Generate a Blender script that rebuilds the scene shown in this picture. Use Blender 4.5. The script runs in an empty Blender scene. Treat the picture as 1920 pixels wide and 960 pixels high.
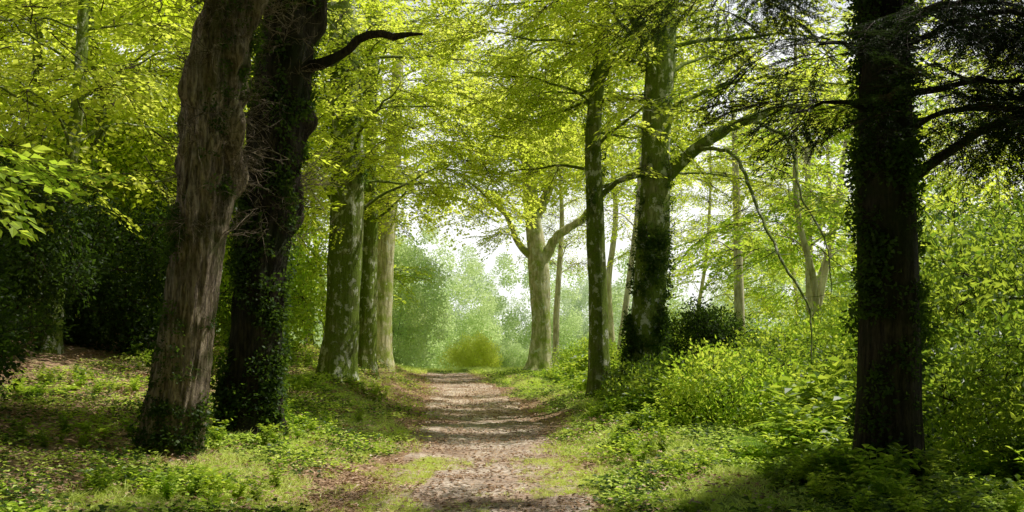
import bpy, math, random
import numpy as np
from mathutils import Vector, Matrix, noise, Euler
R = random.Random(7)
scene = bpy.context.scene
root = scene.collection
AZ = math.radians(72); EL = math.radians(57)
SUN = Vector((math.sin(AZ) * math.cos(EL), math.cos(AZ) * math.cos(EL), math.sin(EL)))

# ---------------------------------------------------------------- helpers
def nt_new(name):
    m = bpy.data.materials.new(name); m.use_nodes = True
    nt = m.node_tree; nt.nodes.clear()
    out = nt.nodes.new('ShaderNodeOutputMaterial')
    return m, nt, out
def N(nt, t, **kw):
    n = nt.nodes.new(t)
    for k, v in kw.items(): setattr(n, k, v)
    return n
def ramp(nt, fac, stops):
    r = nt.nodes.new('ShaderNodeValToRGB')
    e = r.color_ramp.elements
    while len(e) < len(stops): e.new(0.5)
    for i, (p, c) in enumerate(stops):
        e[i].position = p
        e[i].color = (c[0], c[1], c[2], 1) if hasattr(c, '__len__') else (c, c, c, 1)
    nt.links.new(fac, r.inputs['Fac'])
    return r.outputs['Color']
def mixc(nt, fac, a, b):
    m = nt.nodes.new('ShaderNodeMix'); m.data_type = 'RGBA'
    if isinstance(fac, float): m.inputs[0].default_value = fac
    else: nt.links.new(fac, m.inputs[0])
    for s, v in ((6, a), (7, b)):
        if isinstance(v, tuple): m.inputs[s].default_value = (*v, 1)
        else: nt.links.new(v, m.inputs[s])
    return m.outputs[2]
def noise_tex(nt, vec, scale, detail=5, rough=0.6, vscale=None):
    if vscale:
        mp = N(nt, 'ShaderNodeMapping'); mp.inputs['Scale'].default_value = vscale
        nt.links.new(vec, mp.inputs['Vector']); vec = mp.outputs['Vector']
    n = N(nt, 'ShaderNodeTexNoise'); n.inputs['Scale'].default_value = scale
    n.inputs['Detail'].default_value = detail; n.inputs['Roughness'].default_value = rough
    nt.links.new(vec, n.inputs['Vector'])
    return n.outputs['Fac']

def leaf_mat(name, dA, dB, tA, tB, tf=0.55, gloss=0.05, grough=0.4):
    m, nt, out = nt_new(name)
    at = N(nt, 'ShaderNodeAttribute', attribute_name='lv')
    oi = N(nt, 'ShaderNodeObjectInfo')
    ma = N(nt, 'ShaderNodeMath', operation='ADD'); nt.links.new(at.outputs['Fac'], ma.inputs[0]); nt.links.new(oi.outputs['Random'], ma.inputs[1])
    mh = N(nt, 'ShaderNodeMath', operation='MULTIPLY'); mh.inputs[1].default_value = 0.5; nt.links.new(ma.outputs[0], mh.inputs[0])
    cd = mixc(nt, mh.outputs[0], dA, dB); ct = mixc(nt, mh.outputs[0], tA, tB)
    d = N(nt, 'ShaderNodeBsdfDiffuse'); t = N(nt, 'ShaderNodeBsdfTranslucent')
    nt.links.new(cd, d.inputs['Color']); nt.links.new(ct, t.inputs['Color'])
    mx = N(nt, 'ShaderNodeMixShader'); mx.inputs[0].default_value = tf
    nt.links.new(d.outputs[0], mx.inputs[1]); nt.links.new(t.outputs[0], mx.inputs[2])
    res = mx.outputs[0]
    if gloss > 0:
        g = N(nt, 'ShaderNodeBsdfGlossy'); g.inputs['Roughness'].default_value = grough
        m2 = N(nt, 'ShaderNodeMixShader'); m2.inputs[0].default_value = gloss
        nt.links.new(res, m2.inputs[1]); nt.links.new(g.outputs[0], m2.inputs[2]); res = m2.outputs[0]
    nt.links.new(res, out.inputs['Surface'])
    return m

def bark_mat(name, c1, c2, c3, moss=0.45, lichen=0.0, mosscol=(0.07, 0.1, 0.015), bump=1.0, bs=24.0):
    m, nt, out = nt_new(name)
    tc = N(nt, 'ShaderNodeTexCoord'); v = tc.outputs['Object']
    n1 = noise_tex(nt, v, bs, 6, 0.65, (1, 1, 0.14))
    n2 = noise_tex(nt, v, 2.2, 6, 0.65)
    n3 = noise_tex(nt, v, 45, 4, 0.7, (1, 1, 0.5))
    n5 = noise_tex(nt, v, 1.1, 4, 0.6)
    col = ramp(nt, n1, [(0.40, c1), (0.5, c2), (0.62, c3)])
    col = mixc(nt, 0.3, col, ramp(nt, n3, [(0.3, c1), (0.7, c3)]))
    col = mixc(nt, ramp(nt, n5, [(0.4, 0.0), (0.65, 0.6)]), col, c1)
    if moss > 0:
        mf = ramp(nt, n2, [(0.62 - moss * 0.4, 0.0), (0.78 - moss * 0.4, 0.85)])
        col = mixc(nt, mf, col, ramp(nt, n3, [(0.3, tuple(x * 0.4 for x in mosscol)), (0.7, mosscol)]))
    if lichen > 0:
        n4 = noise_tex(nt, v, 5.5, 7, 0.7, (1, 1, 0.7))
        lf = ramp(nt, n4, [(0.68 - lichen * 0.16, 0.0), (0.71 - lichen * 0.16, 0.85)])
        col = mixc(nt, lf, col, (0.56, 0.57, 0.47))
    b = N(nt, 'ShaderNodeBsdfPrincipled'); b.inputs['Roughness'].default_value = 0.9
    b.inputs['Specular IOR Level'].default_value = 0.2
    nt.links.new(col, b.inputs['Base Color'])
    bp = N(nt, 'ShaderNodeBump'); bp.inputs['Strength'].default_value = bump; bp.inputs['Distance'].default_value = 0.07
    mm = N(nt, 'ShaderNodeMath', operation='MULTIPLY_ADD'); nt.links.new(n3, mm.inputs[0]); mm.inputs[1].default_value = 0.3; nt.links.new(n1, mm.inputs[2])
    nt.links.new(mm.outputs[0], bp.inputs['Height']); nt.links.new(bp.outputs[0], b.inputs['Normal'])
    nt.links.new(b.outputs[0], out.inputs['Surface'])
    return m

M = {}
M['beech'] = leaf_mat('beech_leaf', (0.28, 0.39, 0.010), (0.62, 0.66, 0.04), (0.74, 0.92, 0.015), (0.995, 0.99, 0.20), 0.62, 0.02, .5)
M['green'] = leaf_mat('understory_leaf', (0.09, 0.19, 0.012), (0.34, 0.46, 0.03), (0.46, 0.76, 0.03), (0.94, 0.98, 0.13), 0.55, 0.025, .5)
M['clover'] = leaf_mat('clover_leaf', (0.34, 0.50, 0.04), (0.70, 0.78, 0.16), (0.5, 0.8, 0.05), (0.92, 0.98, 0.2), 0.3, 0.03, .5)
M['holly'] = leaf_mat('holly_leaf', (0.012, 0.028, 0.007), (0.030, 0.055, 0.011), (0.07, 0.14, 0.01), (0.18, 0.3, 0.03), 0.35, 0.015, 0.5)
M['ivy'] = leaf_mat('ivy_leaf', (0.014, 0.034, 0.008), (0.05, 0.09, 0.016), (0.10, 0.2, 0.015), (0.28, 0.44, 0.04), 0.35, 0.02, 0.5)
M['laurel'] = leaf_mat('laurel_leaf', (0.025, 0.06, 0.01), (0.12, 0.20, 0.02), (0.25, 0.48, 0.03), (0.84, 0.96, 0.09), 0.48, 0.035, 0.4)
M['yew'] = leaf_mat('yew_needle', (0.010, 0.020, 0.007), (0.025, 0.042, 0.012), (0.03, 0.06, 0.01), (0.07, 0.12, 0.02), 0.25, 0.01)
M['grass'] = leaf_mat('grass_blade', (0.46, 0.60, 0.07), (0.82, 0.88, 0.30), (0.68, 0.86, 0.08), (0.97, 0.98, 0.36), 0.42, 0.03)
M['far'] = leaf_mat('haze_painted_leaf', (0.46, 0.57, 0.26), (0.68, 0.76, 0.40), (0.66, 0.82, 0.38), (0.86, 0.94, 0.52), 0.5, 0.0)  # aerial haze painted in as a paler leaf colour, no haze volume
M['farblue'] = leaf_mat('mist_painted_leaf', (0.60, 0.68, 0.48), (0.74, 0.80, 0.58), (0.72, 0.82, 0.56), (0.84, 0.91, 0.66), 0.45, 0.0)  # farther trees: more of the haze put into the leaf colour
M['yellow'] = leaf_mat('yellow_leaf', (0.6, 0.66, 0.08), (0.82, 0.84, 0.18), (0.84, 0.94, 0.14), (0.97, 0.98, 0.3), 0.45, 0.0)
M['dead'] = leaf_mat('dead_leaf', (0.18, 0.09, 0.045), (0.70, 0.50, 0.35), (0.15, 0.07, 0.03), (0.25, 0.13, 0.05), 0.12, 0.03)
M['twig'] = bark_mat('twig_bark', (0.02, 0.015, 0.01), (0.04, 0.03, 0.02), (0.07, 0.055, 0.035), 0.2, 0, bump=0.3)
M['brown'] = bark_mat('rough_brown_bark', (0.05, 0.038, 0.026), (0.33, 0.25, 0.18), (0.64, 0.53, 0.40), 0.3, 0, (0.11, 0.13, 0.03), 1.0, 26)
M['dark'] = bark_mat('dark_bark', (0.010, 0.008, 0.006), (0.035, 0.029, 0.02), (0.09, 0.075, 0.05), 0.35, 0, (0.035, 0.05, 0.014), 1.0, 24)
M['mossy'] = bark_mat('mossy_bark', (0.07, 0.068, 0.024), (0.20, 0.205, 0.08), (0.42, 0.42, 0.21), 0.7, 0.8, (0.19, 0.28, 0.02), 0.8, 18)
M['pale'] = bark_mat('pale_beech_bark', (0.22, 0.2, 0.09), (0.52, 0.48, 0.29), (0.78, 0.73, 0.51), 0.45, 0.7, (0.32, 0.42, 0.04), 0.5, 12)
M['birch'] = bark_mat('birch_bark', (0.34, 0.28, 0.18), (0.62, 0.57, 0.42), (0.85, 0.81, 0.64), 0.2, 0.4, (0.26, 0.3, 0.07), 0.4, 12)

# ---------------------------------------------------------------- terrain function
PY = [0, 9.3, 18.7, 28, 37, 50, 60, 80, 120]; PX = [0, -0.15, -0.5, -1.1, -1.9, -3.2, -4.6, -9, -20]
def pathc(y): return float(np.interp(y, PY, PX))
def ss(a, b, x):
    t = max(0.0, min(1.0, (x - a) / (b - a))); return t * t * (3 - 2 * t)
def ground(x, y):
    u = x - pathc(y); z = 0.0
    a = -u - 1.4; b = u - 1.4
    if a > 0:
        HL = float(np.interp(y, [0, 11, 14, 20, 34, 44, 52, 60], [0.05, 0.14, 0.36, 0.75, 1.1, 0.7, 0.15, 0]))
        z += HL * ss(0, 2.2, a) + 0.17 * max(0, min(a - 2.3, 12)) * ss(54, 44, y)
    if b > 0:
        z += 0.28 * ss(0, 1.0, b) * ss(50, 40, y) - 0.04 * max(0, min(b - 2, 14))
    off = min(abs(u) / 1.5, 1)
    z -= 0.08 * (1 - off * off)
    far = max(0, y - 55)
    z -= 0.07 * min(far, 60)
    z += 0.01 * max(0, y - 150)
    k = ss(1.0, 2.5, abs(u))
    z += 0.12 * k * noise.noise(Vector((x * 0.5, y * 0.5, 3))) + 0.35 * ss(6, 20, abs(u)) * noise.noise(Vector((x * 0.08, y * 0.08, 9)))
    return z
ZONES = [(1.1, -2.2, 14.2, 1.5, 2.2), (1.3, 1.0, 11.2, 1.7, .8), (.3, 4.5, 13.5, 3.0, 4), (.35, 4.5, 21, 4, 6), (1.1, -6.2, 16, 1.6, 2.2),
         (1.3, -.6, 12.0, 1.4, .5), (1.2, -.4, 14.3, 1.0, .35), (.9, .1, 16.2, .7, .25), (1.3, -.2, 18.4, 1.4, .5), (1.3, -1.1, 22.6, 1.4, .6), (1.3, -1.2, 28, 1.8, 1.1), (1.3, -1.8, 36, 3, 3.4), (.9, 1.6, 30, 1.6, 2), (.8, 3.2, 17, 2, .8), (.9, 1.6, 25.5, 1, 1.4), (.9, -2.3, 9.6, 1.2, .6)]
def opening(x, y):
    n = noise.noise(Vector((x * .45, y * .8, 2.2))) + .6 * noise.noise(Vector((x * 1.1, y * 1.8, 7.2)))
    if abs(x - pathc(y)) < 1.9: n -= .4
    for (w, cx, cy, rx, ry) in ZONES: n += w * max(0, 1 - ((x - cx) / rx) ** 2 - ((y - cy) / ry) ** 2)
    n -= .7 * max(0, 1 - ((x + 3.9) / 1.2) ** 2 - ((y - 12) / 1.7) ** 2) + .4 * max(0, 1 - ((x + .5) / 4) ** 2 - ((y - 8.4) / .8) ** 2) + .5 * max(0, 1 - ((x - 3.6) / 1.8) ** 2 - ((y - 9.5) / 1.6) ** 2)
    return n > .34
# trunk surfaces that stand in gaps of the canopy (x, y, z, gap radius)
LIT = [(-4.4, 34, 3, .9), (-4.3, 34, 4.5, .9), (-4.2, 34, 6, .9), (-3.7, 23, 2.3, .6), (-3.7, 23, 1.2, .4), (-3.7, 23, 3.6, .4), (-3.6, 23, 7.5, .6), (3.1, 21, 7.2, .7), (3.2, 21, 8.6, .7), (3.0, 21, 4.6, .5),
       (1.9, 22, 3.4, .4), (1.9, 22, 1.6, .4), (1.2, 44, 2, 1.1), (1.2, 44, 4, 1.1), (1, 44, 6.5, 1.0), (8.7, 38, 3, .8), (8.7, 38, 5, .8), (10.8, 36, 3, .8), (10.9, 36, 5, .8), (11.5, 36.5, 4, .8), (11.8, 36.5, 6.5, .8), (4.8, 40, 4.5, .8)]
OFF = [(0, 0), (.3, 0), (-.3, 0), (0, .3), (0, -.3)]
def thin(sprays, zmin=0):
    out = []
    for s in sprays:
        sc = s[2]; a = s[1][2]
        if s[0].z < zmin: out.append(s); continue
        p = s[0] + Vector((math.cos(a) * .5 * sc, math.sin(a) * .5 * sc, -.1))
        t = (p.z - .3) / SUN.z
        x, y = p.x - SUN.x * t, p.y - SUN.y * t
        if -12 < x < 14 and 6 < y < 42:
            if any(opening(x + dx * sc, y + dy * sc) for dx, dy in OFF) and R.random() < .985: continue
        hit = False
        for (a, b, c, r) in LIT:
            dx, dy, dz = p.x - a, p.y - b, p.z - c
            k = dx * SUN.x + dy * SUN.y + dz * SUN.z
            if k < .3: continue
            if dx * dx + dy * dy + dz * dz - k * k < (r + .4 * sc) ** 2: hit = True; break
        if hit and R.random() < .95: continue
        out.append(s)
    return out

# ---------------------------------------------------------------- mesh building
class MB:
    def __init__(s): s.v = []; s.f = []; s.m = []; s.lv = []
    def tube(s, pts, rad, seg=6, mat=0, disp=None):
        n = len(pts); b = len(s.v)
        prev = None
        for i in range(n):
            t = (pts[min(i + 1, n - 1)] - pts[max(i - 1, 0)])
            if t.length < 1e-6: t = Vector((0, 0, 1))
            t.normalize()
            if prev is None:
                a = Vector((1, 0, 0)) if abs(t.x) < 0.9 else Vector((0, 1, 0))
                u = (a - t * a.dot(t)).normalized()
            else:
                u = (prev - t * prev.dot(t)).normalized()
            prev = u; w = t.cross(u)
            for j in range(seg):
                th = 2 * math.pi * j / seg
                d = u * math.cos(th) + w * math.sin(th)
                r = rad[i]
                if disp: r = disp(pts[i], d, th, r, i)
                s.v.append(pts[i] + d * r); s.lv.append(0.5)
        for i in range(n - 1):
            for j in range(seg):
                k = (j + 1) % seg
                s.f.append((b + i * seg + j, b + i * seg + k, b + (i + 1) * seg + k, b + (i + 1) * seg + j)); s.m.append(mat)
        s.f.append(tuple(b + (n - 1) * seg + j for j in range(seg))); s.m.append(mat)
    def leaf(s, p, d, up, L, W, mat=0, fold=0.25, lv=None):
        d = d.normalized(); side = d.cross(up)
        if side.length < 1e-4: side = Vector((1, 0, 0))
        side.normalize(); nn = side.cross(d)
        b = len(s.v)
        mid = p + d * L * 0.45
        s.v += [p, mid + side * W * .5 + nn * W * fold, p + d * L, mid - side * W * .5 + nn * W * fold]
        lv = R.random() if lv is None else lv
        s.lv += [lv] * 4
        s.f += [(b, b + 1, b + 2), (b, b + 2, b + 3)]; s.m += [mat, mat]
    def obj(s, name, mats, smooth=True, origin=None, link=True):
        me = bpy.data.meshes.new(name)
        o0 = origin or Vector((0, 0, 0))
        me.from_pydata([tuple(v - o0) for v in s.v], [], s.f)
        for m in mats: me.materials.append(m)
        me.polygons.foreach_set('material_index', s.m)
        me.polygons.foreach_set('use_smooth', [smooth] * len(s.f))
        a = me.attributes.new('lv', 'FLOAT', 'POINT'); a.data.foreach_set('value', s.lv)
        me.update()
        o = bpy.data.objects.new(name, me)
        if link: root.objects.link(o)
        return o

def rv(a=1.0): return Vector((R.uniform(-a, a), R.uniform(-a, a), R.uniform(-a, a)))

def spline(cp, rad, step):
    P = [Vector(c) for c in cp]; out = []; ro = []
    n = len(P)
    for i in range(n - 1):
        p0 = P[max(i - 1, 0)]; p1 = P[i]; p2 = P[i + 1]; p3 = P[min(i + 2, n - 1)]
        k = max(2, int((p2 - p1).length / step))
        for j in range(k):
            t = j / k
            out.append(0.5 * ((2 * p1) + (p2 - p0) * t + (2 * p0 - 5 * p1 + 4 * p2 - p3) * t * t + (3 * p1 - p0 - 3 * p2 + p3) * t ** 3))
            ro.append(rad[i] * (1 - t) + rad[i + 1] * t)
    out.append(P[-1]); ro.append(rad[-1])
    return out, ro

# ---------------------------------------------------------------- prototypes (plant parts that get scattered)
def proto_collection(name, objs):
    c = bpy.data.collections.new(name)
    for o in objs: c.objects.link(o)
    return c
def spray(name, leafmat, L=0.09, W=0.055, nside=9, dens=0.055, droop=0.12):
    mb = MB()
    main = [Vector((t, 0.03 * math.sin(t * 5 + R.random() * 3), -droop * t * t + R.uniform(-.01, .01))) for t in np.linspace(0, 1, 8)]
    mb.tube(main, list(np.linspace(0.008, 0.002, 8)), 3, 1)
    for i in range(nside):
        t = 0.08 + 0.88 * i / (nside - 1)
        p = Vector((t, 0, -droop * t * t)); sg = 1 if i % 2 else -1
        ll = (0.55 * (1 - t) + 0.12) * R.uniform(.7, 1.2)
        ang = math.radians(R.uniform(35, 60)) * sg
        dr = Vector((math.cos(ang), math.sin(ang), R.uniform(-.15, .12)))
        q = [p + dr * ll * s + Vector((0, 0, -0.15 * ll * s * s)) for s in (0, .5, 1)]
        mb.tube(q, [0.004, 0.003, 0.001], 3, 1)
        s = 0.08; k = 0
        while s < ll:
            pp = p + dr * s + Vector((0, 0, -0.15 * s * s / ll))
            a2 = ang + (0.8 if k % 2 else -0.8) + R.uniform(-.3, .3)
            d = Vector((math.cos(a2), math.sin(a2), R.uniform(-.5, .15)))
            up = Vector((R.uniform(-.6, .6), R.uniform(-.6, .6), 1))
            mb.leaf(pp, d, up, L * R.uniform(.7, 1.2), W * R.uniform(.8, 1.2), 0, R.uniform(-.2, .3))
            s += dens * R.uniform(.7, 1.2); k += 1
        mb.leaf(q[-1], dr, Vector((0, 0, 1)), L, W)
    return mb.obj(name, [leafmat, M['twig']], False, link=False)
def clump(name, leafmat, n=180, L=0.09, W=0.055, rad=0.5, flat=1.0, stems=True, upb=0.0):
    mb = MB()
    if stems:
        for i in range(7):
            e = rv().normalized() * rad * .9; e.z *= flat
            mb.tube([Vector((0, 0, 0)), e * .5 + rv(.05), e], [.008, .005, .002], 3, 1)
    for i in range(n):
        d = rv().normalized(); r = rad * R.random() ** 0.4 * R.uniform(.75, 1.1)
        p = d * r; p.z *= flat
        dd = (d * 0.8 + rv() + Vector((0, 0, -0.25 + upb)))
        mb.leaf(p, dd, Vector((R.uniform(-.7, .7), R.uniform(-.7, .7), 1)), L * R.uniform(.6, 1.25), W * R.uniform(.7, 1.2), 0, R.uniform(-.1, .35))
    return mb.obj(name, [leafmat, M['twig']], False, link=False)
def herb(name, leafmat, h=0.5, stems=9, L=0.08, W=0.05):
    mb = MB()
    for i in range(stems):
        az = R.uniform(0, 6.28); hh = h * R.uniform(.5, 1.1); sp = R.uniform(.1, .6) * h
        pts = [Vector((math.cos(az) * sp * t * t, math.sin(az) * sp * t * t, hh * (t - 0.25 * t ** 3))) for t in np.linspace(0, 1, 6)]
        mb.tube(pts, list(np.linspace(.004, .0015, 6)), 3, 0)
        for j in range(14):
            t = R.uniform(.15, 1); k = t * 5; i0 = min(int(k), 4); p = pts[i0].lerp(pts[i0 + 1], k - i0)
            a = R.uniform(0, 6.28)
            mb.leaf(p, Vector((math.cos(a), math.sin(a), R.uniform(-.3, .5))), Vector((0, 0, 1)) + rv(.5), L * R.uniform(.6, 1.3), W * R.uniform(.7, 1.2))
    return mb.obj(name, [leafmat], False, link=False)
def fern(name, leafmat, h=0.7, fr=9):
    mb = MB()
    for i in range(fr):
        az = 6.28 * i / fr + R.uniform(-.3, .3); L = h * R.uniform(.8, 1.2)
        o = Vector((math.cos(az), math.sin(az), 0)); sd = Vector((-o.y, o.x, 0))
        for t in np.linspace(0.12, 1, 22):
            p = o * L * .75 * t ** 1.3 + Vector((0, 0, L * (1.05 * t - 0.75 * t * t)))
            w = L * .24 * math.sin(math.pi * min(1, t * .88 + .12)) + .01
            for sg in (-1, 1):
                mb.leaf(p, sd * sg + o * .45 + Vector((0, 0, -.2)), Vector((0, 0, 1)), w, L * .045, 0, .1, 0.3 + 0.5 * R.random())
    return mb.obj(name, [leafmat], False, link=False)
def tuft(name, leafmat, n=34, h=0.2, rad=0.16):
    mb = MB()
    for i in range(n):
        a = R.uniform(0, 6.28); r = rad * math.sqrt(R.random()); hh = h * R.uniform(.4, 1.2)
        p = Vector((math.cos(a) * r, math.sin(a) * r, -.01)); ln = Vector((R.uniform(-.9, .9), R.uniform(-.9, .9), 1)).normalized()
        sd = ln.cross(rv()).normalized() * 0.006
        b = len(mb.v); q = p + ln * hh * .55; e = p + ln * hh + Vector((ln.x, ln.y, -.35)) * hh * .35
        mb.v += [p - sd, p + sd, q + sd * .8, q - sd * .8, e]; lv = R.random(); mb.lv += [lv] * 5
        mb.f += [(b, b + 1, b + 2, b + 3), (b + 3, b + 2, b + 4)]; mb.m += [0, 0]
    return mb.obj(name, [leafmat], False, link=False)
def groundleaf(name, leafmat, n=40, rad=.3, h=.08, L=.06, W=.05):
    mb = MB()
    for i in range(n):
        a = R.uniform(0, 6.28); r = rad * math.sqrt(R.random())
        p = Vector((math.cos(a) * r, math.sin(a) * r, R.uniform(.005, h))); b2 = R.uniform(0, 6.28)
        mb.leaf(p, Vector((math.cos(b2), math.sin(b2), R.uniform(-.2, .3))), Vector((0, 0, 1)) + rv(.4), L * R.uniform(.6, 1.3), W * R.uniform(.7, 1.2), 0, R.uniform(-.3, .4))
    return mb.obj(name, [leafmat], False, link=False)
def twiggy(name):
    mb = MB()
    for i in range(9):
        p = rv(.05); d = (rv() + Vector((1.0, 0, -.1))).normalized(); L = R.uniform(.3, .9); pts = [p]
        for k in range(6):
            d = (d + rv(.35)).normalized(); pts.append(pts[-1] + d * L / 6)
        mb.tube(pts, list(np.linspace(.007, .002, 7)), 4, 0)
        for j in (2, 3, 4, 5):
            e = (d + rv(.9)).normalized() * R.uniform(.08, .25)
            mb.tube([pts[j], pts[j] + e * .5 + rv(.01), pts[j] + e], [.004, .003, .0015], 3, 0)
    return mb.obj(name, [M['brown']], True, link=False)

C = {}
C['beech'] = proto_collection('beech_sprays', [spray('beech_spray_%d' % i, M['beech'], 0.095, 0.062) for i in range(5)])
C['green'] = proto_collection('green_sprays', [spray('green_spray_%d' % i, M['green'], 0.11, 0.07) for i in range(4)])
C['birch'] = proto_collection('birch_clumps', [clump('birch_clump_%d' % i, M['beech'], 110, .06, .045, .5) for i in range(3)])
C['bush'] = proto_collection('bush_clumps', [clump('bush_clump_%d' % i, M['green'], 150, .11, .06, .5) for i in range(4)])
C['holly'] = proto_collection('holly_clumps', [clump('holly_clump_%d' % i, M['holly'], 190, .10, .055, .5) for i in range(4)])
C['laurel'] = proto_collection('laurel_clumps', [clump('laurel_clump_%d' % i, M['laurel'], 110, .13, .06, .5) for i in range(4)])
C['ivy'] = proto_collection('ivy_patches', [clump('ivy_patch_%d' % i, M['ivy'], 60, .06, .055, .17, 1.0, False) for i in range(4)])
C['yew'] = proto_collection('yew_sprays', [spray('yew_spray_%d' % i, M['yew'], 0.06, 0.014, 18, .011, .35) for i in range(3)])
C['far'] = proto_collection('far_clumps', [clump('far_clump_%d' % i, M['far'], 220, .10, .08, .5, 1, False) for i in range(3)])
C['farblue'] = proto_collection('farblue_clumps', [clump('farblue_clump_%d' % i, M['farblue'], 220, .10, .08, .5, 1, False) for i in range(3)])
C['dense'] = proto_collection('dense_clumps', [clump('dense_clump_%d' % i, M['holly'], 170, .16, .12, .5, 1, False) for i in range(2)])
C['yellow'] = proto_collection('yellow_clumps', [clump('yellow_clump_%d' % i, M['yellow'], 200, .11, .07, .5, 1, False) for i in range(2)])
C['herb'] = proto_collection('herbs', [herb('herb_%d' % i, M['green'], .5) for i in range(4)] + [herb('herb_d%d' % i, M['laurel'], .55, 10, .1, .05) for i in range(2)])
C['fern'] = proto_collection('ferns', [fern('fern_%d' % i, M['green']) for i in range(3)])
C['grass'] = proto_collection('grass_tufts', [tuft('tuft_%d' % i, M['grass']) for i in range(4)])
C['gleaf'] = proto_collection('ground_ivy', [groundleaf('gi_%d' % i, M['ivy'], 45, .3, .1, .06, .05) for i in range(2)] + [groundleaf('gg_%d' % i, M['clover'], 50, .3, .1, .055, .04) for i in range(2)] + [groundleaf('gh_%d' % i, M['green'], 45, .3, .12, .06, .045) for i in range(1)])
C['dead'] = proto_collection('dead_leaves', [groundleaf('dl_%d' % i, M['dead'], 40, .5, .025, .065, .04) for i in range(4)])
C['twigs'] = proto_collection('twig_bundles', [twiggy('twigs_%d' % i) for i in range(4)])
NV = {k: len(c.objects) for k, c in C.items()}

# ---------------------------------------------------------------- scatter via geometry nodes
GN = {}
def gn_group(key):
    if key in GN: return GN[key]
    g = bpy.data.node_groups.new('scatter_' + key, 'GeometryNodeTree')
    g.interface.new_socket('Geometry', in_out='INPUT', socket_type='NodeSocketGeometry')
    g.interface.new_socket('Geometry', in_out='OUTPUT', socket_type='NodeSocketGeometry')
    gi = g.nodes.new('NodeGroupInput'); go = g.nodes.new('NodeGroupOutput')
    ci = g.nodes.new('GeometryNodeCollectionInfo'); ci.inputs['Collection'].default_value = C[key]
    ci.inputs['Separate Children'].default_value = True; ci.inputs['Reset Children'].default_value = True
    ip = g.nodes.new('GeometryNodeInstanceOnPoints'); ip.inputs['Pick Instance'].default_value = True
    def na(nm, dt):
        n = g.nodes.new('GeometryNodeInputNamedAttribute'); n.data_type = dt; n.inputs['Name'].default_value = nm; return n
    a = na('idx', 'INT'); b = na('rot', 'FLOAT_VECTOR'); c = na('scl', 'FLOAT')
    L = g.links.new
    L(gi.outputs[0], ip.inputs['Points']); L(ci.outputs[0], ip.inputs['Instance'])
    L(a.outputs['Attribute'], ip.inputs['Instance Index'])
    e2r = g.nodes.new('FunctionNodeEulerToRotation'); L(b.outputs['Attribute'], e2r.inputs[0]); L(e2r.outputs[0], ip.inputs['Rotation'])
    L(c.outputs['Attribute'], ip.inputs['Scale']); L(ip.outputs[0], go.inputs[0])
    GN[key] = g; return g
def scatter(name, key, pts, parent=None, origin=None):
    if not pts: return None
    o0 = origin or Vector((0, 0, 0))
    me = bpy.data.meshes.new(name)
    me.from_pydata([tuple(p[0] - o0) for p in pts], [], [])
    a = me.attributes.new('rot', 'FLOAT_VECTOR', 'POINT'); a.data.foreach_set('vector', [x for p in pts for x in p[1]])
    a = me.attributes.new('scl', 'FLOAT', 'POINT'); a.data.foreach_set('value', [p[2] for p in pts])
    a = me.attributes.new('idx', 'INT', 'POINT'); a.data.foreach_set('value', [R.randrange(NV[key]) for p in pts])
    o = bpy.data.objects.new(name, me); root.objects.link(o)
    md = o.modifiers.new('scatter', 'NODES'); md.node_group = gn_group(key)
    if parent: o.parent = parent
    return o

# ---------------------------------------------------------------- trees
def limb_path(p0, az, L, rise, droop, n=9):
    pts = [p0.copy()]; p = p0.copy(); a = az; el = rise
    for i in range(n):
        t = i / n
        a += R.uniform(-.28, .28); e = rise * (1 - t) - droop * t + R.uniform(-.2, .2)
        p = p + Vector((math.cos(a) * math.cos(e), math.sin(a) * math.cos(e), math.sin(e))) * (L / n)
        pts.append(p.copy())
    return pts
def dress(mb, pts, r0, sprays, sub=1.0, tmin=0.25, dens=0.42, sc=(0.8, 1.35), every=0.42):
    n = len(pts); L = sum((pts[i + 1] - pts[i]).length for i in range(n - 1))
    k = max(3, int(L / every)); sg = 1
    for i in range(k):
        t = tmin + (1 - tmin) * (i + R.random() * .8) / k
        f = t * (n - 1); i0 = min(int(f), n - 2); p = pts[i0].lerp(pts[i0 + 1], f - i0)
        d = (pts[i0 + 1] - pts[i0]).normalized(); az = math.atan2(d.y, d.x); sg = -sg
        a = az + sg * R.uniform(.5, 1.2)
        l2 = sub * (0.45 + 0.32 * L * (1 - 0.6 * t)) * R.uniform(.6, 1.15)
        q = limb_path(p, a, l2, R.uniform(-.3, .5), R.uniform(.1, .7), 4)
        rr = max(.006, r0 * (1 - t) * .25); mb.tube(q, list(np.linspace(rr, .003, 5)), 4, 0)
        m = max(1, int(l2 / dens))
        for j in range(m + 1):
            u = (j + .6) / (m + 1) * 4; j0 = min(int(u), 3); pp = q[j0].lerp(q[j0 + 1], u - j0)
            dd = q[j0 + 1] - q[j0]; aa = math.atan2(dd.y, dd.x) + (R.uniform(-1, 1) if j < m else R.uniform(-.2, .2))
            sprays.append((pp + rv(.06), (R.uniform(-.4, .4), R.uniform(-.2, .75), aa), R.uniform(*sc)))
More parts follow.
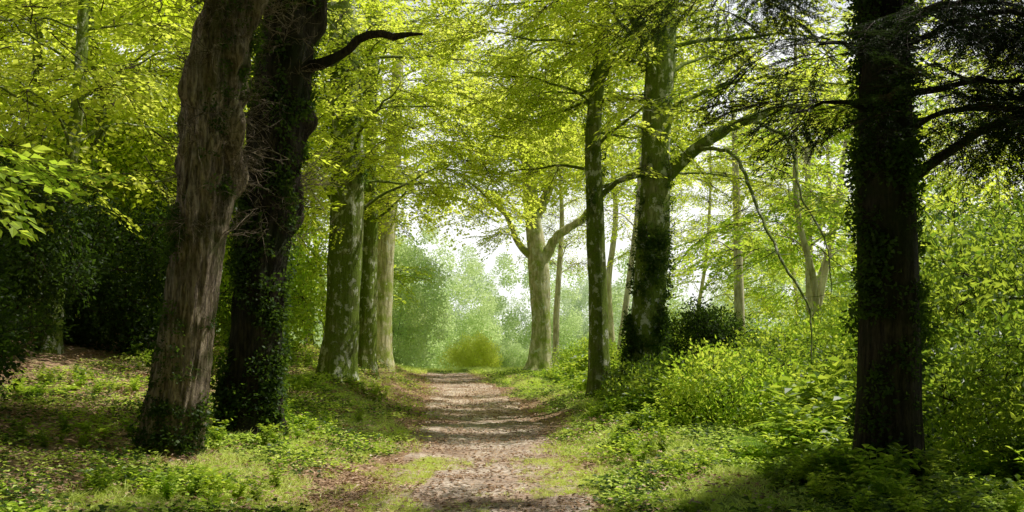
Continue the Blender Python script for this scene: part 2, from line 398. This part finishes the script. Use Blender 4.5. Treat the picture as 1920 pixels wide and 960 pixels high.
def trunk_disp(base_z, flare, seed, knob=0.0, rough=.05):
    sv = Vector((seed * 3.1, seed * 1.7, 0))
    def f(p, d, th, r, i):
        h = p.z - base_z
        q = Vector((d.x * 1.2, d.y * 1.2, h * .55)) + sv
        k = 1 + .13 * noise.noise(q) + rough * noise.noise(Vector((d.x * 7, d.y * 7, h * 1.3)) + sv) + rough * .8 * noise.noise(Vector((d.x * 18, d.y * 18, h * 3)) + sv)
        k += flare * math.exp(-max(h, -.1) / .4) * (.6 + .5 * math.sin(th * 5 + seed) + .2 * math.sin(th * 3))
        if knob:
            kn = noise.noise(Vector((d.x * 1.6, d.y * 1.6, h * 1.5)) + sv * 2)
            k += knob * max(0, kn - .18) * 2.2 * ss(2.2, 3.2, h)
            k += knob * .5 * max(0, noise.noise(Vector((d.x * 3.5, d.y * 3.5, h * 3.2)) + sv)) * ss(1.5, 3.0, h)
        return r * max(.3, k)
    return f
def make_tree(kind, cp, rad, bark, y, seed, foliage='beech', limbs=(), nl=12, z0=4, z1=11, L0=3, L1=5, flare=.35, knob=0, rough=.05,
              azf=None, seg=40, ivy=None, rise=.5, ys=None, step=.08, dens=.38, sub=1., sc=(.8, 1.35), fill=(), every=.38, twigs=0):
    yy = ys or [y] * len(cp)
    base = Vector((cp[0][0], yy[0], ground(cp[0][0], yy[0])))
    P = [Vector((c[0], yy[i], c[1])) for i, c in enumerate(cp)]
    P[0].z = base.z; P.insert(0, Vector((P[0].x - (P[1].x - P[0].x) * .15, P[0].y, base.z - .35))); rr = [rad[0]] + list(rad)
    e = bpy.data.objects.new(kind, None); e.location = base; e.empty_display_size = .5; root.objects.link(e)
    pts, ro = spline(P, rr, step)
    mb = MB(); mb.tube(pts, ro, seg, 0, trunk_disp(base.z, flare, seed, knob, rough))
    t = mb.obj('trunk', [bark], True, base); t.parent = e
    lb = MB(); sprays = []
    for (lp, lr, dr) in limbs:
        q, qr = spline([Vector(x) for x in lp], lr, .15)
        q = [v + rv(.02) for v in q]
        lb.tube(q, qr, 10, 0, lambda p, d, th, r, i: r * (1 + .25 * noise.noise(Vector((p.x * 4, p.y * 4, p.z * 4)) + d)))
        if dr: dress(lb, q, qr[0], sprays, 1.0, dr, dens, sc, every)
    for i in range(nl):
        z = z0 + (z1 - z0) * (i + R.random()) / nl
        j = min(range(len(pts)), key=lambda k: abs(pts[k].z - z)); p = pts[j]
        az = azf(i) if azf else i * 2.4 + R.uniform(-.4, .4)
        tt = (z - z0) / (z1 - z0 + .01)
        L = R.uniform(L0, L1) * (1 - .45 * tt)
        q = limb_path(p, az, L, rise + R.uniform(-.3, .35), R.uniform(.0, .45))
        r0 = min(ro[j] * .26, .009 * L + .014)
        q2, qr = spline(q, list(np.linspace(r0, .006, len(q))), .3)
        lb.tube(q2, qr, 6, 0)
        dress(lb, q2, r0, sprays, sub, .25, dens, sc, every)
    for (c, r, n, s2) in fill:
        for i in range(n):
            d = rv()
            while d.length > 1: d = rv()
            d = d.normalized() * d.length ** .6
            p = Vector((c[0] + d.x * r[0], c[1] + d.y * r[1], c[2] + d.z * r[2]))
            sprays.append((p, (R.uniform(-.5, .5), R.uniform(-.2, .8), math.atan2(d.y, d.x) + R.uniform(-.8, .8)), R.uniform(*s2)))
    if lb.v:
        o = lb.obj('branches', [bark], True, base); o.parent = e
    sprays = thin(sprays, 4.9 if foliage == 'yew' else 0)
    scatter('foliage', foliage, sprays, e, base)
    if ivy:
        iv = []
        for (za, zb, n, side, s) in ivy:
            for i in range(n):
                z = R.uniform(za, zb); j = min(range(len(pts)), key=lambda k: abs(pts[k].z - base.z - z))
                th = R.uniform(0, 6.28) if side is None else side + R.gauss(0, .8)
                d = Vector((math.cos(th), math.sin(th), 0))
                if noise.noise(Vector((th * .8, z * 1.2, seed))) < -.12: continue
                iv.append((pts[j] + d * ro[j] * R.uniform(.9, 1.1), (R.uniform(-.5, .5), R.uniform(-.5, .5), R.uniform(0, 6.28)), s * R.uniform(.5, 1.2)))
        scatter('ivy', 'ivy', iv, e, base)
    if twigs:
        tw = []
        for i in range(twigs):
            z = R.uniform(2.6, 5.6); j = min(range(len(pts)), key=lambda k: abs(pts[k].z - base.z - z)); a = R.uniform(-2.4, .7)
            tw.append((pts[j] + Vector((math.cos(a), math.sin(a), 0)) * ro[j], (R.uniform(-1, 1), R.uniform(-.7, .5), a), R.uniform(.4, .95)))
        scatter('dead_twigs', 'twigs', tw, e, base)
    return e

make_tree('oak_tree', [(-4.15, .0), (-3.92, 1.6), (-3.76, 3.0), (-3.63, 4.3), (-3.44, 5.33), (-3.2, 6.2), (-2.9, 8), (-2.7, 11)],
          [.34, .30, .31, .32, .31, .28, .2, .08], M['brown'], 12, 1, nl=12, z0=6.8, z1=10.5, L0=3, L1=4.5, knob=.6, rough=.1, seg=96, step=.035, flare=.22,
          ivy=[(0, .6, 120, None, .8), (0.2, 3.0, 190, 3.5, .65), (3, 6, 110, 5.8, .65)], twigs=44)
make_tree('ivy_clad_tree', [(-3.66, .0), (-3.55, 1.6), (-3.44, 3.08), (-3.25, 4.48), (-3.07, 5.96), (-2.92, 6.92), (-2.6, 10), (-2.4, 13)],
          [.40, .33, .34, .36, .34, .3, .2, .08], M['dark'], 13.8, 2, nl=12, z0=7.2, z1=12, L0=3, L1=5, knob=.4, seg=64, rough=.1, twigs=22, step=.05,
          limbs=[([(-2.9, 13.8, 5.3), (-2.73, 13.7, 5.38), (-2.37, 13.5, 5.48), (-1.92, 13.4, 5.72), (-1.6, 13.3, 5.68), (-1.2, 13.2, 5.66)], [.1, .085, .065, .055, .05, .015], None)],
          ivy=[(0, 7, 900, None, .9), (0, 1, 120, None, 1.1)])
make_tree('beech_tree', [(-4.04, .0), (-3.92, 2.09), (-3.82, 4.31), (-3.79, 6.4), (-3.87, 8.25), (-3.94, 9.48), (-4, 13), (-4, 16)],
          [.44, .38, .37, .36, .33, .3, .2, .08], M['mossy'], 23, 3, nl=24, z0=4.2, z1=11, L0=3, L1=5, flare=.25,
          fill=[((-3.2, 22, 7), (3, 2.5, 3), 130, (.8, 1.3)), ((-2.6, 21, 5.6), (1.6, 1.5, 1.0), 30, (.7, 1.1))],
          ivy=[(4.5, 8, 90, None, .9)])
make_tree('beech_tree', [(-3.98, .15), (-3.93, 2.76), (-3.88, 5.07), (-3.9, 7.24), (-3.76, 10.1), (-3.7, 14)], [.3, .26, .24, .21, .17, .06], M['mossy'], 27, 4,
          nl=18, z0=4.6, z1=11, L0=3, L1=4.5, fill=[((-2.2, 27, 7), (3.0, 2.5, 2.6), 120, (.8, 1.3)), ((-1.3, 27.5, 6.2), (2.6, 2, 1.5), 50, (.7, 1.1))])
make_tree('beech_tree', [(-4.59, .84), (-4.46, 3.06), (-4.33, 5.42), (-4.1, 7.8), (-4.0, 9.2), (-3.8, 13)], [.48, .38, .36, .3, .25, .1], M['pale'], 34, 5, flare=.25,
          nl=20, z0=6, z1=12.5, L0=3, L1=5, fill=[((-1.5, 33, 11), (4.5, 3, 2.8), 200, (.9, 1.5))])
make_tree('beech_tree', [(1.18, .07), (1.27, 2.54), (1.18, 4.9), (.94, 6.79), (.75, 8.9), (.59, 10.8), (.35, 15)], [.55, .42, .46, .36, .3, .25, .1], M['pale'], 44, 6,
          nl=22, z0=8, z1=15, L0=3, L1=5.5, flare=.6, sc=(1, 1.6), fill=[((0, 43, 13.5), (6, 4, 4), 220, (1.1, 1.8)), ((-1.6, 43, 8.6), (2.6, 2, 1.2), 36, (.9, 1.3))],
          limbs=[([(1.3, 44, 5.0), (2.0, 43.8, 6.2), (3.0, 43.5, 6.9), (3.7, 43.3, 7.9), (4.1, 43, 9.5)], [.26, .2, .17, .13, .06], .4),
                 ([(1.0, 44, 5.2), (.3, 43.9, 5.9), (-.2, 43.6, 7), (-.9, 43.2, 8)], [.2, .14, .1, .04], .4),
                 ([(1.0, 44, 7), (1.7, 44, 8.6), (2.0, 44, 11), (2.4, 44, 13)], [.25, .2, .15, .06], .3)])
make_tree('beech_tree', [(1.94, .0), (1.91, 2.07), (1.84, 4.43), (1.8, 6.2), (1.93, 7.73), (2.03, 9.14), (2.1, 13)], [.27, .21, .19, .165, .15, .13, .05], M['mossy'], 22, 7,
          nl=16, z0=4.9, z1=11, L0=2.5, L1=4, limbs=[([(1.95, 22, 4.8), (2.3, 21.8, 5.1), (2.7, 21.5, 5.25), (3.1, 21.2, 5.6)], [.07, .055, .04, .02], .4)],
          fill=[((.6, 24, 8.8), (2.8, 3, 2), 130, (.8, 1.3))], ivy=[(4, 8, 60, None, .8)])
make_tree('beech_tree', [(2.7, .0), (2.85, 2.05), (3.0, 4.3), (3.04, 5.99), (3.13, 7.45), (3.26, 8.8), (3.5, 12), (3.5, 15)], [.43, .36, .325, .30, .29, .24, .14, .05], M['mossy'], 21, 8,
          nl=20, z0=6.2, z1=11.5, L0=3.5, L1=5.5, flare=.25, fill=[((5, 22, 8), (3, 3, 2), 140, (.8, 1.3)), ((7.5, 23, 8.6), (3, 3, 2.4), 170, (.9, 1.4))],
          limbs=[([(3.1, 21, 4.9), (3.3, 20.9, 5.15), (3.82, 20.7, 5.6), (4.61, 20.4, 6.04), (5.5, 20, 6.27), (6.4, 19.6, 6.15), (7.1, 19.2, 5.8), (7.8, 19, 5.2)], [.17, .15, .125, .105, .09, .07, .05, .02], .45),
                 ([(3.1, 21, 7.2), (2.76, 20.9, 8.1), (2.3, 20.8, 8.9), (1.6, 20.6, 10.6)], [.17, .14, .12, .05], .4),
                 ([(3.9, 20.6, 5.6), (4.3, 19.3, 5.2), (4.45, 18, 4.0), (4.6, 17, 3.0), (4.9, 16.4, 2.1), (4.8, 16, 1.2)], [.045, .035, .03, .024, .018, .008], None),
                 ([(4.9, 20.3, 6.1), (5.3, 19, 5.4), (5.2, 18, 4.3), (5.5, 17.4, 3.3), (5.45, 17, 2.3)], [.035, .03, .022, .016, .006], .6)],
          ivy=[(0, 3.6, 620, None, .9), (3, 7.5, 110, None, .8)])
make_tree('yew_tree', [(3.41, .0), (3.41, 1.31), (3.39, 2.76), (3.37, 3.72), (3.35, 4.69), (3.3, 8), (3.3, 12)], [.31, .265, .25, .23, .21, .16, .06], M['dark'], 9, 9,
          foliage='yew', nl=12, z0=5.2, z1=10, L0=2, L1=3.0, rise=.1, dens=.24, every=.2, sc=(.5, .85), seg=48, step=.05, flare=.2,
          limbs=[([(3.5, 9, 2.95), (3.7, 8.9, 3.15), (4.05, 8.8, 3.4), (4.6, 8.7, 3.66), (5.4, 8.5, 3.9)], [.06, .05, .04, .03, .01], .2),
                 ([(3.4, 9, 3.75), (3.8, 8.8, 3.85), (4.4, 8.6, 3.85), (5.2, 8.4, 3.6)], [.035, .03, .02, .01], .1),
                 ([(3.3, 9, 3.6), (3.0, 8.8, 3.72), (2.7, 8.6, 3.66), (2.35, 8.4, 3.5)], [.03, .025, .015, .008], .15),
                 ([(3.3, 9, 4.1), (2.9, 8.7, 4.2), (2.6, 8.4, 4.1)], [.025, .02, .01], .3),
                 ([(3.4, 9, 3.4), (3.7, 8.5, 3.55), (4.2, 8.2, 3.5), (4.8, 8.0, 3.3)], [.03, .025, .02, .01], .1),
                 ([(3.4, 9, 4.5), (4.0, 8.8, 4.6), (4.9, 8.6, 4.4)], [.03, .02, .01], .1),
                 ([(3.4, 9, 4.2), (3.9, 8.2, 4.3), (4.5, 7.9, 4.1), (5.0, 7.8, 3.9)], [.03, .02, .015, .01], .1),
                 ([(3.4, 9, 4.4), (3.9, 8.4, 4.5), (4.6, 8.1, 4.5)], [.03, .02, .01], .1)],
          ivy=[(0, 4.5, 620, None, .75)])
make_tree('sycamore_tree', [(-7.2, 0), (-7.2, 3), (-7.1, 7), (-7, 11)], [.25, .2, .15, .05], M['mossy'], 9.5, 31, 'green', nl=8, z0=5.5, z1=10, L0=2.5, L1=4, seg=16, step=.3,
          limbs=[([(-7.2, 9.5, 3.2), (-6.2, 9.3, 3.6), (-5.4, 9.1, 3.4), (-4.75, 9.0, 3.1)], [.05, .04, .02, .008], .5)])
for (cp, rd, y) in [([(8.75, 0), (8.65, 4), (8.6, 6.5), (8.4, 11)], [.22, .18, .16, .05], 38), ([(10.8, 0), (10.75, 4), (10.7, 8.2), (10.6, 12)], [.16, .14, .12, .04], 36),
                    ([(10.7, 0), (10.95, 1.4), (11.95, 6.8), (12.5, 11)], [.15, .13, .12, .04], 36.5), ([(4.2, 0), (4.5, 2.5), (5.03, 6.7), (5.3, 11)], [.14, .12, .11, .04], 40),
                    ([(2.1, 0), (2.15, 3), (2.4, 7), (2.3, 10)], [.17, .15, .12, .05], 48)]:
    make_tree('birch_tree', cp, rd, M['birch'], y, y, 'birch', nl=14, z0=4.5, z1=10.5, L0=1.8, L1=3, seg=16, step=.3, flare=.15, dens=.6, every=.45, rise=.7, sc=(.8, 1.4))

def wood(x, y, h, fol='beech', bark='mossy', lo=2.5, r=.26, nl=14, L=(3.2, 5.2), sc=(1.1, 1.8), nf=130):
    g = ground(x, y); dx = R.uniform(-.9, .9); bx = R.uniform(-.4, .4)
    make_tree('beech_tree' if fol == 'beech' else 'sycamore_tree', [(x, g), (x + dx * .4 + bx, g + h * .25), (x + dx * .6 - bx, g + h * .45), (x + dx, g + h * .7), (x + dx, g + h)], [r, r * .8, r * .65, r * .5, r * .15], M[bark], y, x + y, fol,
              nl=nl, z0=g + lo, z1=g + h * .92, L0=L[0], L1=L[1], seg=16, step=.3, dens=.6, sc=sc, every=.6,
              fill=[((x + dx, y, g + lo + (h - lo) * .5), (L[1] * .85, L[1] * .85, (h - lo) * .52), nf, (sc[0] * 1.1, sc[1] * 1.15))])
for (x, y, h) in [(-8.6, 18.5, 8.5), (-9.5, 23, 11), (-8.3, 29, 12), (-12.5, 25, 12), (-16, 30, 13), (-11, 36, 14), (-19, 38, 16), (-14, 44, 16), (-8.5, 42, 13), (-23, 46, 17), (-10, 54, 15), (-18, 56, 19)]:
    wood(x, y, h, 'beech' if R.random() < .75 else 'green', lo=2.5 if x < -8.4 else 3.2, r=.2)
for (x, y, h) in [(8.9, 29, 12), (12.9, 23, 10), (17, 31, 13), (20, 27, 12), (13.5, 44, 15), (20, 42, 16), (26, 38, 15), (9.5, 52, 14), (16, 57, 17), (23, 54, 18), (32, 52, 18)]:
    wood(x, y, h, 'beech' if R.random() < .75 else 'green', 'birch', lo=3.6 if x < 10 else 2.2, r=.13)
wood(6.2, 60, 22, 'beech', 'birch', lo=11, r=.24, nl=16, L=(4.5, 6.5), sc=(1.6, 2.5), nf=150)

# ---------------------------------------------------------------- bushes
def ellipsoid_pts(c, r, n, sc, shell=.5):
    out = []
    while len(out) < n:
        d = rv()
        if d.length > 1 or d.length < .05: continue
        L = d.length; d = d.normalized() * (shell + (1 - shell) * L)
        w = 1 + .45 * noise.noise(Vector((d.x * 2 + c[0], d.y * 2 + c[1], d.z * 2)))
        p = Vector((c[0] + d.x * r[0] * w, c[1] + d.y * r[1] * w, c[2] + d.z * r[2] * w))
        if p.z < ground(p.x, p.y) + .05: continue
        out.append((p, (R.uniform(0, 6.28), R.uniform(0, 6.28), R.uniform(0, 6.28)), R.uniform(*sc)))
    return out
def bush(name, key, x, y, r, h, n, sc=(.7, 1.2), shell=.4):
    g = ground(x, y)
    e = bpy.data.objects.new(name, None); e.location = (x, y, g); root.objects.link(e); o = Vector((x, y, g))
    mb = MB()
    for i in range(6):
        a = R.uniform(0, 6.28); rr = r * R.uniform(.2, .5)
        mb.tube([Vector((x, y, g - .1)) + rv(.1), Vector((x + math.cos(a) * rr * .4, y + math.sin(a) * rr * .4, g + h * .3)), Vector((x + math.cos(a) * rr, y + math.sin(a) * rr, g + h * .6))], [.022, .014, .006], 5)
    s = mb.obj('stems', [M['dark']], True, o); s.parent = e
    scatter('leaves', key, ellipsoid_pts((x, y, g + h * .48), (r, r, h * .52), n, sc, shell), e, o)
bush('holly_bush', 'holly', -9.6, 16.2, 2.4, 3.3, 320, (.7, 1.2))
bush('holly_bush', 'holly', -7.9, 20.5, 1.6, 2.8, 120, (.8, 1.2))
bush('holly_bush', 'holly', -12.5, 19, 3.2, 3.8, 240, (.9, 1.4))
bush('holly_bush', 'holly', -7.4, 12.2, 1.3, 2.3, 130, (.6, 1.0))
bush('hazel_bush', 'bush', -6.9, 27, 1.8, 4.2, 150, (.9, 1.4))
bush('hazel_bush', 'bush', -10, 25, 2.6, 5.5, 220, (.9, 1.5))
bush('laurel_bush', 'laurel', 6.4, 12.5, 1.7, 2.8, 190, (.6, 1.0))
bush('laurel_bush', 'laurel', 5.2, 9.8, .9, 1.7, 100, (.5, .8), .2)
bush('laurel_bush', 'laurel', 8.8, 15.5, 2.2, 4.2, 200, (.7, 1.1))
bush('bramble_bush', 'bush', 7.0, 19.5, 1.8, 2.0, 90, (.7, 1.1))
bush('bramble_bush', 'bush', 3.3, 14.5, .9, 1.1, 50, (.5, .8))
bush('bramble_bush', 'laurel', 4.6, 16.5, 1.2, 1.4, 70, (.5, .9))
bush('bramble_bush', 'bush', 5.4, 20.5, 1.3, 1.6, 60, (.6, .9))
bush('bramble_bush', 'laurel', 3.0, 17.8, .9, 1.0, 36, (.5, .8))
bush('bramble_bush', 'laurel', 2.4, 19.6, .6, .8, 26, (.45, .7))
bush('holly_bush', 'holly', 4.6, 24.5, 1.5, 2.1, 110, (.6, 1.0))
bush('hazel_bush', 'bush', 9.5, 26, 2.6, 2.6, 150, (.8, 1.2))
bush('hazel_bush', 'bush', 13.5, 28, 3.0, 4.0, 200, (.9, 1.4))
bush('hazel_bush', 'bush', 18, 34, 4.0, 5.0, 220, (1, 1.6))
bush('hazel_bush', 'bush', 6.5, 38, 2.6, 2.2, 140, (.8, 1.3))
bush('hazel_bush', 'bush', 3.4, 41, 1.4, 1.3, 70, (.7, 1.1))
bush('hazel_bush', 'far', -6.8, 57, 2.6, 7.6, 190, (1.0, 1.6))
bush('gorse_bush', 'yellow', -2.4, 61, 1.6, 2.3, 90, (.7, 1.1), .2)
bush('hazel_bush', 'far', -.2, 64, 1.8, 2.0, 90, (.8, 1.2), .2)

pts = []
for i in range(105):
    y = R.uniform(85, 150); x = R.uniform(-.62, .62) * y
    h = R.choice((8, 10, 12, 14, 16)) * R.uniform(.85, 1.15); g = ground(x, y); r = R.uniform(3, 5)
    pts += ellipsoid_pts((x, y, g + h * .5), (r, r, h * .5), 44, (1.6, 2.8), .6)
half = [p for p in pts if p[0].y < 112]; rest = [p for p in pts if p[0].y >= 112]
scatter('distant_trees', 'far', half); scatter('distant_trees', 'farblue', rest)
# the wood goes on behind the viewpoint and to both sides
pts = []
for i in range(34):
    a = math.radians(150 + 240 * (i + R.random() * .6) / 34); d = R.uniform(13, 20)
    x, y = d * math.cos(a), d * math.sin(a)
    if y > 2: continue
    h = R.uniform(12, 16); g = ground(x, y)
    pts += ellipsoid_pts((x, y, g + h * .5), (3.2, 3.2, h * .5), 34, (2.6, 3.8), .5)
for i in range(130):
    x = R.uniform(-12, 12); y = R.uniform(-13, 5); z = 9.5 + R.uniform(-1, 3)
    pts.append((Vector((x, y, z)), (R.uniform(0, 6), R.uniform(0, 6), R.uniform(0, 6)), R.uniform(2, 3)))
scatter('woodland_trees', 'dense', pts)

# ---------------------------------------------------------------- terrain sheet
def axis(segs):
    out = []
    for a, b, s in segs: out += list(np.arange(a, b, s))
    out.append(segs[-1][1]); return out
xs = axis([(-500, -100, 50), (-100, -30, 5), (-30, -8, .8), (-8, 8, .18), (8, 30, .8), (30, 100, 5), (100, 500, 50)])
ys = axis([(-60, 0, 6), (0, 7, .8), (7, 36, .2), (36, 60, .5), (60, 150, 3), (150, 900, 40)])
V = []; gw = []
def grassw(x, y):
    u = x - pathc(y); a = abs(u)
    n = noise.noise(Vector((x * .6, y * .45, 1.3)))
    g = ss(1.15, 1.9, a + n * .8)
    if u < 0: g *= 1 - .75 * ss(17, 24, y) * ss(5.0, 1.5, a) * ss(52, 46, y)
    if u < -4: g *= .4
    if y > 50: g = max(g, ss(50, 54, y + n))
    if u > 0 and y < 20: g = max(g, ss(.9, 1.3, a + n))
    return g
for y in ys:
    for x in xs:
        z = ground(x, y)
        if abs(x - pathc(y)) < 1.1 and y < 70: z -= .03
        V.append((x, y, z)); gw.append(grassw(x, y))
nx = len(xs); F = [(j * nx + i, j * nx + i + 1, (j + 1) * nx + i + 1, (j + 1) * nx + i) for j in range(len(ys) - 1) for i in range(nx - 1)]
def ground_mat(name, path=False):
    m, nt, out = nt_new(name)
    tc = N(nt, 'ShaderNodeTexCoord'); v = tc.outputs['Object']
    nb = noise_tex(nt, v, .9, 5, .6); nf = noise_tex(nt, v, 14, 8, .75); nm = noise_tex(nt, v, 4, 6, .65)
    if path:
        col = ramp(nt, nf, [(.34, (.17, .125, .095)), (.5, (.52, .415, .34)), (.66, (.90, .79, .70))])
        col = mixc(nt, ramp(nt, nb, [(.42, 0.), (.60, .8)]), col, ramp(nt, nm, [(.3, (.12, .07, .045)), (.7, (.54, .37, .27))]))
    else:
        col = ramp(nt, nf, [(.3, (.09, .055, .035)), (.5, (.32, .2, .125)), (.7, (.70, .50, .35))])
        at = N(nt, 'ShaderNodeAttribute', attribute_name='grass')
        ad = N(nt, 'ShaderNodeMath', operation='ADD'); nt.links.new(at.outputs['Fac'], ad.inputs[0])
        sb = N(nt, 'ShaderNodeMath', operation='MULTIPLY_ADD'); nt.links.new(nm, sb.inputs[0]); sb.inputs[1].default_value = 1.2; sb.inputs[2].default_value = -.6
        nt.links.new(sb.outputs[0], ad.inputs[1])
        gf = ramp(nt, ad.outputs[0], [(.4, 0.), (.6, 1.)])
        col = mixc(nt, gf, col, ramp(nt, nf, [(.3, (.06, .10, .015)), (.7, (.48, .58, .13))]))
    b = N(nt, 'ShaderNodeBsdfPrincipled'); b.inputs['Roughness'].default_value = .95; b.inputs['Specular IOR Level'].default_value = .15
    nt.links.new(col, b.inputs['Base Color'])
    bp = N(nt, 'ShaderNodeBump'); bp.inputs['Strength'].default_value = .8; bp.inputs['Distance'].default_value = .035
    nt.links.new(nf, bp.inputs['Height']); nt.links.new(bp.outputs[0], b.inputs['Normal'])
    nt.links.new(b.outputs[0], out.inputs['Surface'])
    return m
me = bpy.data.meshes.new('ground'); me.from_pydata(V, [], F); me.materials.append(ground_mat('forest_floor'))
a = me.attributes.new('grass', 'FLOAT', 'POINT'); a.data.foreach_set('value', gw)
me.polygons.foreach_set('use_smooth', [True] * len(F)); o = bpy.data.objects.new('ground', me); root.objects.link(o)
V = []; F = []; yp = axis([(0, 7, .5), (7, 30, .1), (30, 56, .3)]); K = 25
for j, y in enumerate(yp):
    wl = 1.25 + .25 * noise.noise(Vector((y * .8, 0, 5))) + .18 * noise.noise(Vector((y * 3.5, 0, 5)))
    wr = 1.1 + .3 * noise.noise(Vector((y * .7, 4, 8))) + .18 * noise.noise(Vector((y * 3.1, 4, 8)))
    if y > 52: wl *= max(.2, 1 - (y - 52) * .2); wr *= max(.2, 1 - (y - 52) * .2)
    for i in range(K):
        s = -wl + (wl + wr) * i / (K - 1); x = pathc(y) + s
        edge = min(i, K - 1 - i)
        z = ground(x, y) + (.014 if edge > 0 else -.03) + .03 * noise.noise(Vector((x * 3, y * 3, 0))) * min(edge, 3) / 3
        V.append((x, y, z))
for j in range(len(yp) - 1):
    for i in range(K - 1): F.append((j * K + i, j * K + i + 1, (j + 1) * K + i + 1, (j + 1) * K + i))
me = bpy.data.meshes.new('dirt_path'); me.from_pydata(V, [], F); me.materials.append(ground_mat('dirt', True))
me.polygons.foreach_set('use_smooth', [True] * len(F)); o = bpy.data.objects.new('dirt_path', me); root.objects.link(o)

# ---------------------------------------------------------------- ground cover
def zrot(): return (R.uniform(-.12, .12), R.uniform(-.12, .12), R.uniform(0, 6.28))
gr = []; gl = []; dl = []; hb = []; fe = []
for i in range(28000):
    y = 7.5 + 46 * R.random() ** 1.5; u = R.uniform(-7, 8); x = pathc(y) + u
    w = grassw(x, y); n = noise.noise(Vector((x * .7, y * .7, 4)))
    if R.random() < w * .6 + (.0 if abs(u) < 1.2 else .03):
        p = Vector((x, y, ground(x, y)))
        if n > .0 and -4.0 < u < 2.6: gr.append((p, zrot(), R.uniform(.4, .85)))
        elif R.random() < .8: gl.append((p, zrot(), R.uniform(.7, 1.3)))
for i in range(1800):
    y = R.uniform(7.5, 14); u = R.gauss(-.8, .3) if i % 2 else R.gauss(1.05, .35)
    x = pathc(y) + u
    if noise.noise(Vector((x * .9, y * .5, 7))) > -.12: gr.append((Vector((x, y, ground(x, y))), zrot(), R.uniform(.25, .5)))
for i in range(2500):
    y = R.uniform(49, 66); x = pathc(y) + R.uniform(-4, 9)
    if abs(x - pathc(y)) > 1.3 or y > 54: gr.append((Vector((x, y, ground(x, y))), zrot(), R.uniform(1, 1.9)))
for i in range(7000):
    y = 7.5 + 42 * R.random() ** 1.3; u = R.uniform(-8, 3); x = pathc(y) + u
    d = .4 if abs(u) < 1.2 else (.6 if u < 0 else .35)
    if R.random() < d: dl.append((Vector((x, y, ground(x, y) + .012)), zrot(), R.uniform(.6, 1.1)))
for i in range(3000):
    y = R.uniform(7, 36); u = 1.8 + 9 * R.random() ** 1.2; x = pathc(y) + u + .5 * noise.noise(Vector((y * .5, 0, 0)))
    if u < 2.6 and y > 19: continue
    n = noise.noise(Vector((x * .6, y * .6, 11)))
    if n < -.22: continue
    k = .75 if y < 11 else 1
    (hb if R.random() < .97 else fe).append((Vector((x, y, ground(x, y) - .02)), zrot(), k * (R.uniform(.6, 1.5) + n * 1.6) * (.45 + .55 * ss(1.8, 3.5, u))))
for i in range(600):
    y = R.uniform(9, 26); x = pathc(y) - R.uniform(2.2, 7)
    if noise.noise(Vector((x * .5, y * .5, 21))) < .05: continue
    (hb if R.random() < .95 else fe).append((Vector((x, y, ground(x, y) - .02)), zrot(), R.uniform(.35, .8)))
scatter('grass', 'grass', gr); scatter('ground_ivy', 'gleaf', gl); scatter('fallen_leaves', 'dead', dl)
scatter('undergrowth', 'herb', hb); scatter('fern', 'fern', fe)

# ---------------------------------------------------------------- light
ld = bpy.data.lights.new('sun', 'SUN'); ld.energy = 5; ld.angle = math.radians(.5); ld.color = (1, .96, .84)
lo = bpy.data.objects.new('sun', ld); lo.rotation_euler = (-SUN).to_track_quat('-Z', 'Y').to_euler(); lo.location = (20, 20, 30); root.objects.link(lo)
w = bpy.data.worlds.new('World'); scene.world = w; w.use_nodes = True; nt = w.node_tree
sky = nt.nodes.new('ShaderNodeTexSky'); sky.sky_type = 'NISHITA'; sky.sun_disc = False
sky.sun_elevation = EL; sky.sun_rotation = AZ; sky.dust_density = 1; sky.air_density = 1.0
tc = N(nt, 'ShaderNodeTexCoord'); cn = noise_tex(nt, tc.outputs['Generated'], 3, 6, .6, (1, 1, 2.5))
sp = N(nt, 'ShaderNodeSeparateXYZ'); nt.links.new(tc.outputs['Generated'], sp.inputs[0])
ad = N(nt, 'ShaderNodeMath', operation='MULTIPLY_ADD'); nt.links.new(cn, ad.inputs[0]); ad.inputs[1].default_value = .15; nt.links.new(sp.outputs['Z'], ad.inputs[2])
cf = ramp(nt, ad.outputs[0], [(.34, .95), (.5, 0.0)])   # bright haze low down, clear blue above
cl = mixc(nt, cf, sky.outputs[0], (15.5, 15.7, 15.5))
bg = nt.nodes['Background']; bg.inputs['Strength'].default_value = .08
nt.links.new(cl, bg.inputs['Color'])
scene.view_settings.view_transform = 'Standard'; scene.view_settings.look = 'None'; scene.view_settings.exposure = 0
cd = bpy.data.cameras.new('camera'); cd.lens = 35; cd.sensor_width = 36; cd.shift_y = 160 / 1920; cd.clip_end = 2000; cd.clip_start = .1
co = bpy.data.objects.new('camera', cd); co.location = (0, 0, 1.6); co.rotation_euler = (math.radians(90), 0, 0); root.objects.link(co)
scene.camera = co
